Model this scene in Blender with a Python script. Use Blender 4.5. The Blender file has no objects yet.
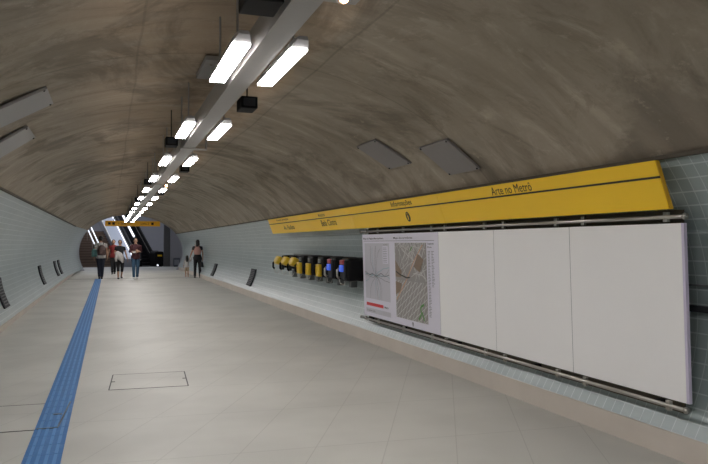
import bpy, bmesh, math, random
from mathutils import Vector, Matrix
random.seed(7)
R = math.radians
col = bpy.context.scene.collection
scn = bpy.context.scene

# ------------------------------------------------------------------ materials
def N(nt, t, **kw):
    n = nt.nodes.new(t)
    for k, v in kw.items():
        if k in n.inputs: n.inputs[k].default_value = v
        else: setattr(n, k, v)
    return n
def mat(name, rgb, rough=.5, metal=0., emis=None, estr=1., noise=.0, nscale=20., spec=.5):
    m = bpy.data.materials.new(name); m.use_nodes = True
    nt = m.node_tree; b = nt.nodes['Principled BSDF']
    b.inputs['Base Color'].default_value = (*rgb, 1)
    b.inputs['Roughness'].default_value = rough
    b.inputs['Metallic'].default_value = metal
    b.inputs['Specular IOR Level'].default_value = spec
    if emis:
        b.inputs['Emission Color'].default_value = (*emis, 1); b.inputs['Emission Strength'].default_value = estr
    if noise:
        tc = N(nt, 'ShaderNodeTexCoord'); no = N(nt, 'ShaderNodeTexNoise', Scale=nscale, Detail=4.)
        nt.links.new(tc.outputs['Object'], no.inputs['Vector'])
        mr = N(nt, 'ShaderNodeMapRange'); mr.inputs['To Min'].default_value = 1-noise; mr.inputs['To Max'].default_value = 1+noise
        nt.links.new(no.outputs['Fac'], mr.inputs['Value'])
        mx = N(nt, 'ShaderNodeVectorMath', operation='SCALE'); mx.inputs[0].default_value = rgb
        nt.links.new(mr.outputs['Result'], mx.inputs['Scale']); nt.links.new(mx.outputs['Vector'], b.inputs['Base Color'])
    return m
def mth(nt, op, a, b=None, c=None):
    n = nt.nodes.new('ShaderNodeMath'); n.operation = op
    for i, v in enumerate((a, b, c)):
        if v is None: continue
        if isinstance(v, (int, float)): n.inputs[i].default_value = v
        else: nt.links.new(v, n.inputs[i])
    return n.outputs[0]
def mix(nt, fac, a, b):
    n = nt.nodes.new('ShaderNodeMix'); n.data_type = 'RGBA'
    if isinstance(fac, (int, float)): n.inputs[0].default_value = fac
    else: nt.links.new(fac, n.inputs[0])
    for i, v in ((6, a), (7, b)):
        if isinstance(v, tuple): n.inputs[i].default_value = (*v, 1)
        else: nt.links.new(v, n.inputs[i])
    return n.outputs[2]
def ramp(nt, val, p0, p1):
    n = nt.nodes.new('ShaderNodeMapRange'); n.interpolation_type = 'SMOOTHSTEP'
    nt.links.new(val, n.inputs['Value']); n.inputs['From Min'].default_value = p0; n.inputs['From Max'].default_value = p1
    return n.outputs['Result']
def noise(nt, vec, sc, scale=(1, 1, 1), detail=5., rough=.55, dist=0.):
    mp = N(nt, 'ShaderNodeMapping'); mp.inputs['Scale'].default_value = scale
    nt.links.new(vec, mp.inputs['Vector'])
    no = N(nt, 'ShaderNodeTexNoise', Scale=sc, Detail=detail, Roughness=rough, Distortion=dist)
    nt.links.new(mp.outputs['Vector'], no.inputs['Vector'])
    return no.outputs['Fac']
def lines(nt, val, spacing, width, off=0.):
    f = mth(nt, 'FRACT', mth(nt, 'DIVIDE', mth(nt, 'ADD', val, 100*spacing-off+width/2), spacing))
    return mth(nt, 'LESS_THAN', f, width/spacing)

def floor_mat():
    m = mat('floor_stone', (.5, .49, .46), .55, spec=.25); nt = m.node_tree; b = nt.nodes['Principled BSDF']
    tc = N(nt, 'ShaderNodeTexCoord'); sp = N(nt, 'ShaderNodeSeparateXYZ'); nt.links.new(tc.outputs['Object'], sp.inputs[0])
    X, Y = sp.outputs[0], sp.outputs[1]
    q = mth(nt, 'SUBTRACT', X, mth(nt, 'MULTIPLY', Y, .497))
    l1 = lines(nt, q, .555, .008, .1)
    l2 = lines(nt, mth(nt, 'ADD', Y, mth(nt, 'MULTIPLY', X, .06)), 1.2, .010, 7.32)
    l = mth(nt, 'MAXIMUM', l1, l2)
    g = noise(nt, tc.outputs['Object'], .8, detail=3.)
    c = mix(nt, ramp(nt, g, .35, .65), (.48, .475, .445), (.54, .535, .50))
    c = mix(nt, mth(nt, 'MULTIPLY', l, .26), c, (.18, .17, .16))
    nt.links.new(c, b.inputs['Base Color'])
    return m
def tile_mat(name, tile, tile2, grout, rough=.33):
    m = mat(name, tile, rough); nt = m.node_tree; b = nt.nodes['Principled BSDF']
    tc = N(nt, 'ShaderNodeTexCoord')
    br = N(nt, 'ShaderNodeTexBrick', Scale=1.); br.offset = 0.; br.squash = 1.
    br.inputs['Brick Width'].default_value = .1; br.inputs['Row Height'].default_value = .1
    br.inputs['Mortar Size'].default_value = .0035; br.inputs['Mortar Smooth'].default_value = .2
    br.inputs['Color1'].default_value = (*tile, 1); br.inputs['Color2'].default_value = (*tile2, 1); br.inputs['Mortar'].default_value = (*grout, 1)
    nt.links.new(tc.outputs['UV'], br.inputs['Vector'])
    g = noise(nt, tc.outputs['UV'], .5, (1, .5, 1), 2.)
    c = mix(nt, mth(nt, 'MULTIPLY', ramp(nt, g, .3, .7), .3), br.outputs['Color'], (.36, .42, .43))
    # every second course stands a shade darker, as the glaze of the rows does
    sp = N(nt, 'ShaderNodeSeparateXYZ'); nt.links.new(tc.outputs['UV'], sp.inputs[0])
    row = lines(nt, sp.outputs[1], .1, .011)
    c = mix(nt, mth(nt, 'MULTIPLY', row, .45), c, grout)
    nt.links.new(c, b.inputs['Base Color'])
    bp = N(nt, 'ShaderNodeBump', Strength=.25, Distance=.002); nt.links.new(br.outputs['Fac'], bp.inputs['Height']); bp.invert = True
    nt.links.new(bp.outputs['Normal'], b.inputs['Normal'])
    return m
def concrete_mat():
    m = mat('raw_concrete', (.3, .25, .2), .85, spec=.2); nt = m.node_tree; b = nt.nodes['Principled BSDF']
    tc = N(nt, 'ShaderNodeTexCoord'); uv = tc.outputs['UV']
    sp = N(nt, 'ShaderNodeSeparateXYZ'); nt.links.new(tc.outputs['Object'], sp.inputs[0])
    sx = sp.outputs[0]
    su = N(nt, 'ShaderNodeSeparateXYZ'); nt.links.new(uv, su.inputs[0])
    brown, grey, dark, pale, char = (.48, .37, .265), (.345, .298, .235), (.20, .165, .125), (.58, .50, .40), (.115, .098, .078)
    w = noise(nt, uv, 1.2, detail=2.)
    side = mth(nt, 'ADD', sx, mth(nt, 'MULTIPLY', w, .25))
    c = mix(nt, ramp(nt, side, 1.60, 1.80), brown, grey)
    c = mix(nt, mth(nt, 'SUBTRACT', 1., ramp(nt, side, -.4, .25)), c, (.38, .33, .265))
    arc = noise(nt, uv, 1., (1.6, .5, 1), 7., .66, 2.6)           # trowel sweeps that run over the vault
    c = mix(nt, mth(nt, 'MULTIPLY', ramp(nt, arc, .50, .74), .60), c, pale)
    c = mix(nt, mth(nt, 'MULTIPLY', ramp(nt, mth(nt, 'SUBTRACT', 1., arc), .50, .70), .55), c, dark)
    bl = noise(nt, uv, .50, (1, 1.3, 1), 7., .66, 1.1)
    c = mix(nt, mth(nt, 'MULTIPLY', ramp(nt, bl, .50, .60), .50), c, char)
    pt = noise(nt, uv, 1.6, (1, .8, 1), 8., .75, .6)
    c = mix(nt, mth(nt, 'MULTIPLY', ramp(nt, pt, .54, .60), .35), c, dark)
    wv = N(nt, 'ShaderNodeTexWave', Scale=.55, Distortion=9., Detail=4.); wv.bands_direction = 'X'
    wv.inputs['Detail Scale'].default_value = .6
    nt.links.new(uv, wv.inputs['Vector'])
    c = mix(nt, mth(nt, 'MULTIPLY', ramp(nt, wv.outputs['Fac'], .3, 1.), .14), c, pale)
    ch = noise(nt, uv, 5., (1, 1.4, 1), 6., .75)
    c = mix(nt, mth(nt, 'MULTIPLY', ramp(nt, ch, .58, .66), .32), c, pale)
    sm = noise(nt, uv, 30., detail=4., rough=.7)
    c = mix(nt, mth(nt, 'MULTIPLY', sm, .25), c, (.16, .13, .10))
    wob = mth(nt, 'MULTIPLY', noise(nt, uv, .8, detail=1.), .05)
    for x0, st in ((1.69, .30), (.20, .22)):
        d = mth(nt, 'ABSOLUTE', mth(nt, 'SUBTRACT', mth(nt, 'ADD', sx, wob), x0+.025))
        l = mth(nt, 'SUBTRACT', 1., ramp(nt, d, .004, .014))
        c = mix(nt, mth(nt, 'MULTIPLY', l, st), c, (.09, .08, .065))
    rg = lines(nt, su.outputs[0], 4.7, .025, 1.2)
    c = mix(nt, mth(nt, 'MULTIPLY', rg, .25), c, (.10, .09, .07))
    nt.links.new(c, b.inputs['Base Color'])
    bp = N(nt, 'ShaderNodeBump', Strength=.35, Distance=.02)
    nt.links.new(mth(nt, 'ADD', arc, mth(nt, 'MULTIPLY', sm, .25)), bp.inputs['Height']); nt.links.new(bp.outputs['Normal'], b.inputs['Normal'])
    return m
def stripe_mat():
    m = mat('blue_rubber', (.035, .16, .44), .5); nt = m.node_tree; b = nt.nodes['Principled BSDF']
    tc = N(nt, 'ShaderNodeTexCoord'); sp = N(nt, 'ShaderNodeSeparateXYZ'); nt.links.new(tc.outputs['Object'], sp.inputs[0])
    j = lines(nt, sp.outputs[1], .25, .008)
    g = noise(nt, tc.outputs['Object'], 14., detail=4.)
    c = mix(nt, mth(nt, 'MULTIPLY', ramp(nt, g, .5, .75), .35), (.035, .16, .42), (.16, .30, .50))
    c = mix(nt, mth(nt, 'MULTIPLY', j, .5), c, (.02, .07, .2))
    nt.links.new(c, b.inputs['Base Color']); return m

M = dict(
 floor=floor_mat(), concrete=concrete_mat(), stripe=stripe_mat(),
 rib=mat('blue_rubber_rib', (.10, .27, .56), .45),
 tile=tile_mat('pale_glazed_tile', (.29, .35, .355), (.33, .39, .39), (.54, .60, .60)),
 kerb=mat('beige_kerb', (.60, .54, .48), .55, noise=.12, nscale=3.),
 lip=mat('lip_shadow_and_backing', (.09, .075, .055), .8),
 beam=mat('grey_painted_steel', (.36, .345, .33), .45, noise=.05),
 lamp=mat('lamp_housing', (.42, .41, .42), .4),
 diff=mat('lamp_diffuser', (1, 1, 1), .4, emis=(1., .965, .95), estr=45.),
 warm=mat('warm_bulb', (1, .8, .6), .4, emis=(1., .50, .22), estr=28.),
 black=mat('black_plastic', (.005, .005, .006), .6, spec=.15),
 white=mat('white_board', (.90, .89, .89), .45, noise=.02, nscale=2.),
 lilac=mat('pale_edge', (.62, .57, .72), .5),
 yellow=mat('yellow_enamel', (.95, .60, .015), .42, noise=.05, nscale=2.),
 ochre=mat('ochre_edge', (.66, .38, .02), .5),
 ink=mat('black_ink', (.02, .017, .01), .5),
 steel=mat('brushed_steel', (.46, .44, .41), .3, 1.),
 dkpl=mat('dark_grille', (.03, .032, .037), .6, spec=.2),
 slat=mat('grille_slat', (.05, .052, .058), .4),
 cplate=mat('grey_ceiling_plate', (.215, .20, .195), .5, noise=.05),
 cplate2=mat('pale_ceiling_plate', (.33, .32, .31), .5, noise=.05),
 hallw=mat('hall_wall_paint', (.42, .42, .46), .6, noise=.04, nscale=2.),
 pillar=mat('dark_pillar', (.12, .12, .125), .5),
 stairs=mat('brown_granite', (.20, .14, .105), .5, noise=.15, nscale=30.),
 nose=mat('stair_nosing', (.07, .05, .04), .6),
 glow=mat('light_tube_and_lit_rail', (1, 1, 1), .3, emis=(.85, .88, 1.), estr=1.1),  # lamps, and rails whose brightness is painted as glow
 esc_pale=mat('pale_balustrade', (.30, .32, .37), .4, .2),
 esc_dk=mat('dark_step', (.03, .03, .035), .4, .4),
 seam=mat('hatch_seam', (.03, .03, .03), .6),
 paper=mat('map_paper', (.72, .70, .80), .45),
 mapl=mat('map_light', (.56, .55, .61), .5),
 mapd=mat('map_grey', (.33, .31, .30), .5),
 mapbrown=mat('map_brown', (.24, .17, .12), .5),
 mapgreen=mat('map_green', (.10, .28, .07), .5),
 road=mat('map_road', (.62, .61, .60), .5),
 orange=mat('map_orange', (.62, .36, .22), .5),
 teal=mat('map_teal', (.18, .40, .46), .5),
 greyink=mat('grey_ink', (.17, .17, .19), .5),
 red=mat('red_bar', (.62, .03, .04), .5),
 phy=mat('yellow_phone', (.66, .44, .02), .4), phb=mat('blue_screen', (.05, .12, .8), .4, emis=(.08, .18, .9), estr=.35),
 phr=mat('red_cap', (.35, .03, .04), .4), shelf=mat('grey_shelf', (.15, .16, .16), .45),
 skin=mat('skin', (.42, .24, .16), .55), hair=mat('dark_hair', (.012, .009, .008), .6),
 eye=mat('eye_dark', (.01, .01, .01), .3), lip_=mat('lips', (.32, .11, .09), .5),
 c_white=mat('white_cloth', (.50, .47, .45), .8, noise=.1), c_black=mat('black_cloth', (.012, .012, .015), .8),
 c_red=mat('red_cloth', (.22, .02, .02), .8), c_mar=mat('maroon_cloth', (.055, .014, .018), .8),
 denim=mat('denim', (.035, .085, .15), .8, noise=.25, nscale=10.), dkden=mat('navy_cloth', (.010, .013, .028), .8),
 tealc=mat('teal_cloth', (.09, .20, .19), .7), brownb=mat('brown_bag', (.06, .03, .025), .6, noise=.4, nscale=30.),
 pink=mat('pink_bag', (.50, .27, .23), .6), beige=mat('beige_cloth', (.42, .32, .22), .8), shoe=mat('black_shoe', (.01, .01, .012), .4),
 shoew=mat('white_shoe', (.6, .6, .62), .5), boxg=mat('grey_box', (.10, .11, .14), .5), boxf=mat('grey_box_face', (.30, .32, .36), .5),
 signamber=mat('amber_sign', (.70, .36, .02), .4, emis=(.9, .42, .02), estr=.12),
)

# ------------------------------------------------------------------ builders
def link(o, parent=None):
    col.objects.link(o)
    if parent: o.parent = parent
    return o
def tag(o, label=None, cat=None, group=None, kind=None):
    for k, v in (('label', label), ('category', cat), ('group', group), ('kind', kind)):
        if v: o[k] = v
    return o
def thing(name, label, cat, loc=(0, 0, 0), rz=0., group=None):
    o = bpy.data.objects.new(name, None); o.empty_display_size = .1
    link(o); o.location = loc; o.rotation_euler.z = rz
    return tag(o, label, cat, group)
def obj(name, bm, m, parent=None, smooth=False, label=None):
    me = bpy.data.meshes.new(name)
    bmesh.ops.recalc_face_normals(bm, faces=bm.faces[:])
    bm.to_mesh(me); bm.free()
    for mm in (m if isinstance(m, (list, tuple)) else [m]): me.materials.append(M[mm])
    if smooth:
        for p in me.polygons: p.use_smooth = True
    o = link(bpy.data.objects.new(name, me), parent)
    if label: o['label'] = label
    return o
def box(bm, x0, x1, y0, y1, z0, z1, bev=0., mtx=None, mi=0):
    b2 = bmesh.new()
    vs = [b2.verts.new((x, y, z)) for x in (x0, x1) for y in (y0, y1) for z in (z0, z1)]
    for f in ((0, 1, 3, 2), (4, 6, 7, 5), (0, 4, 5, 1), (2, 3, 7, 6), (0, 2, 6, 4), (1, 5, 7, 3)): b2.faces.new([vs[i] for i in f])
    bmesh.ops.recalc_face_normals(b2, faces=b2.faces[:])
    if bev: bmesh.ops.bevel(b2, geom=b2.edges[:], offset=bev, segments=2, affect='EDGES', profile=.6)
    if mtx: bmesh.ops.transform(b2, matrix=mtx, verts=b2.verts[:])
    for f in b2.faces: f.material_index = mi
    me = bpy.data.meshes.new('t'); b2.to_mesh(me); b2.free(); bm.from_mesh(me); bpy.data.meshes.remove(me)
    return bm
def B(*a, **k): return box(bmesh.new(), *a, **k)
def hull_prism(bm, prof, y0, y1, mi=0):
    """closed prism: prof = [(x, z)...] extruded from y0 to y1"""
    a = [bm.verts.new((x, y0, z)) for x, z in prof]; b = [bm.verts.new((x, y1, z)) for x, z in prof]
    fs = [bm.faces.new(a), bm.faces.new(b[::-1])]
    for i in range(len(prof)):
        j = (i+1) % len(prof); fs.append(bm.faces.new((a[j], a[i], b[i], b[j])))
    for f in fs: f.material_index = mi
    return bm
def loft(bm, secs, n=12, cap=True, power=2.):
    """secs: (centre, radius_a, radius_b, side_vector or None). rings are perpendicular to the path"""
    P = [Vector(s[0]) for s in secs]; rings = []
    for i, s in enumerate(secs):
        t = (P[min(i+1, len(P)-1)]-P[max(i-1, 0)]).normalized()
        ref = Vector(s[3]) if len(s) > 3 and s[3] else (Vector((1, 0, 0)) if abs(t.x) < .8 else Vector((0, 1, 0)))
        a = (ref-t*ref.dot(t)).normalized(); b = t.cross(a)
        ring = []
        for k in range(n):
            th = 2*math.pi*k/n; c, sn = math.cos(th), math.sin(th)
            e = 2/power
            ring.append(bm.verts.new(P[i]+a*s[1]*math.copysign(abs(c)**e, c)+b*s[2]*math.copysign(abs(sn)**e, sn)))
        rings.append(ring)
    for r0, r1 in zip(rings, rings[1:]):
        for k in range(n): bm.faces.new((r0[k], r0[(k+1) % n], r1[(k+1) % n], r1[k]))
    if cap: bm.faces.new(rings[0][::-1]); bm.faces.new(rings[-1])
    return bm
def tube(bm, pts, r, n=10): return loft(bm, [(p, r, r) for p in pts], n)
def ball(bm, c, rx, ry, rz, seg=12):
    r = bmesh.ops.create_uvsphere(bm, u_segments=seg, v_segments=seg//2+2, radius=1)
    bmesh.ops.transform(bm, matrix=Matrix.Translation(c) @ Matrix.Diagonal((rx, ry, rz, 1)), verts=r['verts']); return bm
def struct(name, bm, m, **k): return tag(obj(name, bm, m, **k), kind='structure')
def children(o): return [c for c in bpy.data.objects if c.parent == o]
def copy_tree(o, parent=None):
    c = o.copy(); col.objects.link(c)
    if parent: c.parent = parent
    for ch in children(o): copy_tree(ch, c)
    return c
def voxel(o, size, smooth=4):
    md = o.modifiers.new('r', 'REMESH'); md.mode = 'VOXEL'; md.voxel_size = size; md.use_smooth_shade = True
    sm = o.modifiers.new('s', 'SMOOTH'); sm.iterations = smooth; sm.factor = .5
    dg = bpy.context.evaluated_depsgraph_get(); me = bpy.data.meshes.new_from_object(o.evaluated_get(dg))
    o.modifiers.clear(); o.data = me
    for p in me.polygons: p.use_smooth = True
    return o
def text(name, s, m, parent, origin, w, h, lean=0., bold=0., facing='right'):
    """lettering on the right-hand wall: reads towards -Y. origin = lower-left corner"""
    cu = bpy.data.curves.new(name, 'FONT'); cu.body = s; cu.offset = bold; cu.resolution_u = 3
    t = bpy.data.objects.new(name, cu); col.objects.link(t)
    dg = bpy.context.evaluated_depsgraph_get(); me = bpy.data.meshes.new_from_object(t.evaluated_get(dg))
    bpy.data.objects.remove(t)
    xs = [v.co.x for v in me.vertices]; ys = [v.co.y for v in me.vertices]
    x0, x1, y0, y1 = min(xs), max(xs), min(ys), max(ys)
    for v in me.vertices:
        a = (v.co.x-x0)/(x1-x0)*w; b = (v.co.y-y0)/(y1-y0)*h
        if facing == 'right': v.co = (-lean*b, -a, b)
        else: v.co = (a, 0, b)
    me.materials.clear(); me.materials.append(M[m])
    for v in me.vertices: v.co += Vector(origin)
    return link(bpy.data.objects.new(name, me), parent)

# ------------------------------------------------------------------ tunnel shell
XC, HC, A, Bz = .95, 1.0, 2.88, 2.05
Y0, Y1 = -7., 40.5
def ell(th, off=0.): return XC+(A+off)*math.cos(th), HC+(Bz+off)*math.sin(th)
def th_r(z): return math.asin((z-HC)/Bz)
def th_l(z): return math.pi-th_r(z)
def bulge(y): return .009*abs(math.sin(math.pi*(y+.4)/2.35))
def shell(name, ta, tb, n, m, base=0., thick=.12):
    bm = bmesh.new(); uvl = bm.loops.layers.uv.new('UVMap')
    ys = [Y0+(Y1-Y0)*i/240 for i in range(241)]
    ths = [ta+(tb-ta)*i/n for i in range(n+1)]
    arc = [0.]
    for i in range(n):
        a, b = ell(ths[i]), ell(ths[i+1]); arc.append(arc[-1]+math.hypot(a[0]-b[0], a[1]-b[1]))
    gi = []; go = []
    for y in ys:
        d = bulge(y)
        row = []
        for t in ths:
            x, z = ell(t, base+d)
            f = min(1, max(0, (y-31)/9)); f = f*f*(3-2*f)
            if x < XC: x += .30*f*((XC-x)/A)**2
            row.append(bm.verts.new((x, y, z)))
        gi.append(row)
    for i in range(len(ys)-1):
        for j in range(n):
            f = bm.faces.new((gi[i][j], gi[i][j+1], gi[i+1][j+1], gi[i+1][j]))
            for lp, (a, b) in zip(f.loops, ((i, j), (i, j+1), (i+1, j+1), (i+1, j))): lp[uvl].uv = (ys[a], arc[b])
            f.smooth = True
    return struct(name, bm, m)
ZR, ZL = 2.03, 2.19
shell('wall_right', th_r(.18), th_r(ZR), 26, 'tile')
shell('ceiling', th_r(ZR), th_l(ZL), 60, 'concrete', base=-.012)
shell('wall_left', th_l(ZL), th_l(.13), 26, 'tile')
for nm, th in (('trim_1', th_r(ZR)), ('trim_2', th_l(ZL))):   # concrete lip over the tiles, coloured dark to paint its shadow line
    bm = bmesh.new(); x, z = ell(th, -.02)
    box(bm, x-.012, x+.03, Y0, Y1 if nm == 'trim_1' else 31, z-.012, z+.012); struct(nm, bm, 'lip')
fl = bmesh.new(); box(fl, -7, 9, Y0, 62, -.1, 0.); struct('floor', fl, 'floor')
xr = ell(th_r(.18))[0]; xl = ell(th_l(.13))[0]
struct('trim_3', hull_prism(bmesh.new(), [(3.60, 0), (3.60, .17), (3.61, .185), (xr+.06, .185), (xr+.2, 0)], Y0, Y1), 'kerb')
struct('trim_4', hull_prism(bmesh.new(), [(-1.69, 0), (-1.66, .12), (-1.65, .135), (xl-.06, .135), (xl-.2, 0)], Y0, Y1), 'kerb')
# back end of the passage behind the camera, and the portal ring at the far end
def portal():
    bm = bmesh.new(); n = 48
    for y in (Y1, Y1+.35):
        pass
    nx = lambda x: x+(.30*((XC-x)/A)**2 if x < XC else 0)
    inner = [(nx(ell(t)[0]), ell(t)[1]) for t in [th_r(.0)+(th_l(.0)-th_r(.0))*i/n for i in range(n+1)]]
    outer = [(XC+(x-XC)*2.6, 0 if i in (0, n) else HC+(z-HC)*2.7 if z > HC else max(0, z)) for i, (x, z) in enumerate(inner)]
    V = [[bm.verts.new((x, y, z)) for x, z in ring] for ring, y in ((inner, Y1), (outer, Y1), (inner, Y1+.35), (outer, Y1+.35))]
    for i in range(n):
        bm.faces.new((V[0][i], V[0][i+1], V[1][i+1], V[1][i])); bm.faces.new((V[2][i], V[3][i], V[3][i+1], V[2][i+1]))
        bm.faces.new((V[0][i], V[2][i], V[2][i+1], V[0][i+1]))
    return bm
struct('trim_5', portal(), 'hallw')

# ------------------------------------------------------------------ hall past the tunnel
struct('wall_far', B(-7, 9, 61.8, 62, 0, 8), 'hallw')
struct('wall_far_left', B(-7.2, -7, 40.8, 62, 0, 8), 'hallw')
struct('wall_far_right', B(9, 9.2, 40.8, 62, 0, 8), 'hallw')
struct('ceiling_far', B(-7, 9, 40.8, 62, 8, 8.2), 'hallw')
struct('wall_beside_escalator', B(3.62, 9, 46.6, 46.9, 0, 8), 'hallw')
pl = thing('pillar', 'dark grey square pillar beside the foot of the escalators', 'pillar', (3.42, 46.9, 0))
obj('shaft', B(-.19, .19, -.2, .2, .12, 7.98), 'pillar', pl); obj('base', B(-.21, .21, -.22, .22, 0, .12), 'pillar', pl)
eb = thing('equipment_box', 'small dark grey box on the floor against the far wall right of the pillar', 'box', (3.98, 46.2, 0))
obj('case', B(-.2, .2, -.18, .18, .03, .55, bev=.02), 'boxg', eb); obj('front_panel', B(-.15, .15, -.19, -.178, .12, .45), 'boxf', eb)
obj('foot', B(-.17, .17, -.15, .15, 0, .03), 'black', eb)

# escalator bank: local +Y climbs, turned 15 degrees to the left
RZ = R(15)
def escalator(name, label, loc, pale):
    t = thing(name, label, 'escalator', loc, RZ)
    w = 1.0; L = 9.; tan = math.tan(R(30))
    bm = bmesh.new(); ns = int(L/.4)
    box(bm, .14, w+.14, -.2, 1.2, 0, .03)
    for i in range(ns): box(bm, .14, w+.14, 1.2+i*.4, 1.2+(i+1)*.4+.02, max(0, i*.4*tan-.1), (i+1)*.4*tan)
    obj('steps', bm, 'esc_dk', t)
    for x in (0, w+.14):
        out = [(0, 0), (1.2, 0), (1.2+L, L*tan), (1.2+L, L*tan+.55), (1.2, .55), (.3, .42), (.0, .42)]
        bm = bmesh.new(); a = [bm.verts.new((x, y, z)) for y, z in out]; b = [bm.verts.new((x+.14, y, z)) for y, z in out]
        bm.faces.new(a); bm.faces.new(b[::-1])
        for i in range(len(out)): j = (i+1) % len(out); bm.faces.new((a[i], a[j], b[j], b[i]))
        obj('skirt', bm, 'esc_pale' if pale else 'black', t)
        path = [(x+.07, .05, .5), (x+.07, -.22, .62), (x+.07, -.22, .82), (x+.07, .1, .98), (x+.07, 1.2, .98), (x+.07, 1.2+L, .98+L*tan)]
        obj('handrail', tube(bmesh.new(), path, .045), 'black', t, smooth=True)
        bm = bmesh.new(); pan = [(0, .45), (1.2, .5), (1.2+L, L*tan+.5), (1.2+L, L*tan+.96), (1.2, .96), (0, .94), (-.18, .8), (-.18, .6)]
        a = [bm.verts.new((x+.06, y, z)) for y, z in pan]; b = [bm.verts.new((x+.08, y, z)) for y, z in pan]
        bm.faces.new(a); bm.faces.new(b[::-1])
        for i in range(len(pan)): j = (i+1) % len(pan); bm.faces.new((a[i], a[j], b[j], b[i]))
        obj('balustrade', bm, 'esc_pale' if pale else 'black', t)
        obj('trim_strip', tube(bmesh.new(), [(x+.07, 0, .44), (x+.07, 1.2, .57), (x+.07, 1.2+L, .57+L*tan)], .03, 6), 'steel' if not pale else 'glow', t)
    return t
es = Vector((math.cos(RZ), math.sin(RZ), 0))
foot = Vector((1.72, 46.55, 0))
e1 = escalator('escalator', 'black escalator nearest the pillar, with a yellow sticker on its end', foot, False)
obj('newel_cover', B(.86, 1.42, -.5, .75, 0, .98, bev=.12), 'black', e1)
obj('sticker', B(1.0, 1.28, -.51, -.497, .66, .76), 'yellow', e1, label='yellow sticker')
obj('floor_light', B(.95, 1.05, -.54, -.5, .04, .14), 'glow', e1, label='small white light')
obj('light_strip', tube(bmesh.new(), [(.42, 2.6, 1.95), (.42, 5.4, 1.95+2.8*math.tan(R(30)))], .07, 8), 'glow', e1, label='bright white light strip')
dk = thing('sloping_deck', 'pale sloping panel between the brown stairs and the black escalator', 'panel', foot-es*1.0, RZ)
bm = bmesh.new(); pr = [(0, 0), (1.2, 0), (10.2, 9*math.tan(R(30))), (10.2, 9*math.tan(R(30))+.6), (1.2, .6), (0, .5)]
a = [bm.verts.new((0, y, z)) for y, z in pr]; b = [bm.verts.new((.92, y, z)) for y, z in pr]
bm.faces.new(a); bm.faces.new(b[::-1])
for i in range(len(pr)): j = (i+1) % len(pr); bm.faces.new((a[i], a[j], b[j], b[i]))
obj('panel', bm, 'esc_pale', dk)
for x in (.03, .89):
    T3 = math.tan(R(30)); obj('rail', tube(bmesh.new(), [(x, 0, .55), (x, 1.2, .68), (x, 10.2, .68+9*T3)], .04, 8), 'glow' if x > .5 else 'steel', dk, True)  # right-hand rail is emissive, standing in for light on its edge
# stairs
st = thing('staircase', 'wide brown stone staircase with bright handrails left of the pale sloping panel', 'stairs', foot-es*1.06, RZ)
bm = bmesh.new(); nb = bmesh.new(); rise, run, NS = .165, .30, 14
for i in range(NS):
    box(bm, -5.2, 0, .6+i*run, .6+(i+1)*run+(.0 if i < NS-1 else 3.), 0, (i+1)*rise)
    box(nb, -5.2, 0, .6+i*run-.012, .6+i*run+.03, (i+1)*rise-.03, (i+1)*rise+.004)
obj('steps', bm, 'stairs', st); obj('nosings', nb, 'nose', st)
for x in (-1.34, -1.07):  # handrails are no lamps; their glow imitates light falling on them
    obj('handrail', tube(bmesh.new(), [(x, .6, .95), (x, .6+NS*run, .95+NS*rise), (x, 2.+NS*run, .95+NS*rise)], .035), 'glow', st, True, label='bright handrail, its lit look given by a glow')
    for k in range(4):
        y = .7+k*1.35; obj('baluster', tube(bmesh.new(), [(x, y, .1+(y-.6)/run*rise), (x, y, .95+(y-.6)/run*rise)], .015, 8), 'steel', st, True)

# hanging sign at the tunnel's far end
hs = thing('hanging_sign', 'amber direction sign hung across the far end of the tunnel', 'sign', (1.14, 40.2, 2.42))
obj('panel', B(-1.45, 1.42, -.06, .06, 0, .29, bev=.01), 'signamber', hs)
for x in (-1.3, -1.08, .95): obj('pictogram', B(x, x+.13, -.068, -.058, .08, .21), 'ink', hs)
for x in (-1.0, 1.0): obj('rod', tube(bmesh.new(), [(x, 0, .28), (x, 0, HC+Bz*math.sqrt(1-((1.14+x-XC)/A)**2)-2.42)], .02, 8), 'beam', hs)
text('lettering', '\u2190 Sa\u00edda', 'ink', hs, (-.8, -.065, .09), .42, .12, facing='front')
text('lettering', 'Linha 2', 'ink', hs, (.4, -.065, .09), .42, .12, facing='front')

# ------------------------------------------------------------------ light beam, lamps, fixtures
BX0, BX1, BZ = .80, .945, 2.6
lb = thing('light_beam', 'long grey steel channel hung under the vault along the whole tunnel', 'beam', ((BX0+BX1)/2, 0, BZ))
hw = (BX1-BX0)/2
obj('channel', B(-hw, hw, -5.5, 40.1, 0, .16), 'beam', lb)
BR = [-1.95, 3.08, 8.6, 13.9, 19.1, 24.9, 30.5, 36.]
def ztop(x): return HC+Bz*math.sqrt(1-((x-XC)/A)**2)
for y in BR:
    bm = bmesh.new(); box(bm, -.10, .22, y-.05, y+.05, -.012, 0.)
    box(bm, -.10, -.09, y-.05, y+.05, 0, .17); box(bm, .205, .22, y-.05, y+.05, 0, .17)
    obj('cross_bracket', bm, 'beam', lb)
    for s in (-1, 1): obj('hanger_rod', tube(bmesh.new(), [(s*.05, y+.2, .15), (s*.05, y+.2, ztop(BX0+hw)-BZ)], .008, 6), 'beam', lb)
ORD = ['first', 'second', 'third', 'fourth', 'fifth', 'sixth', 'seventh', 'eighth', 'ninth', 'tenth', 'eleventh', 'twelfth', 'thirteenth', 'fourteenth']
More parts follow.
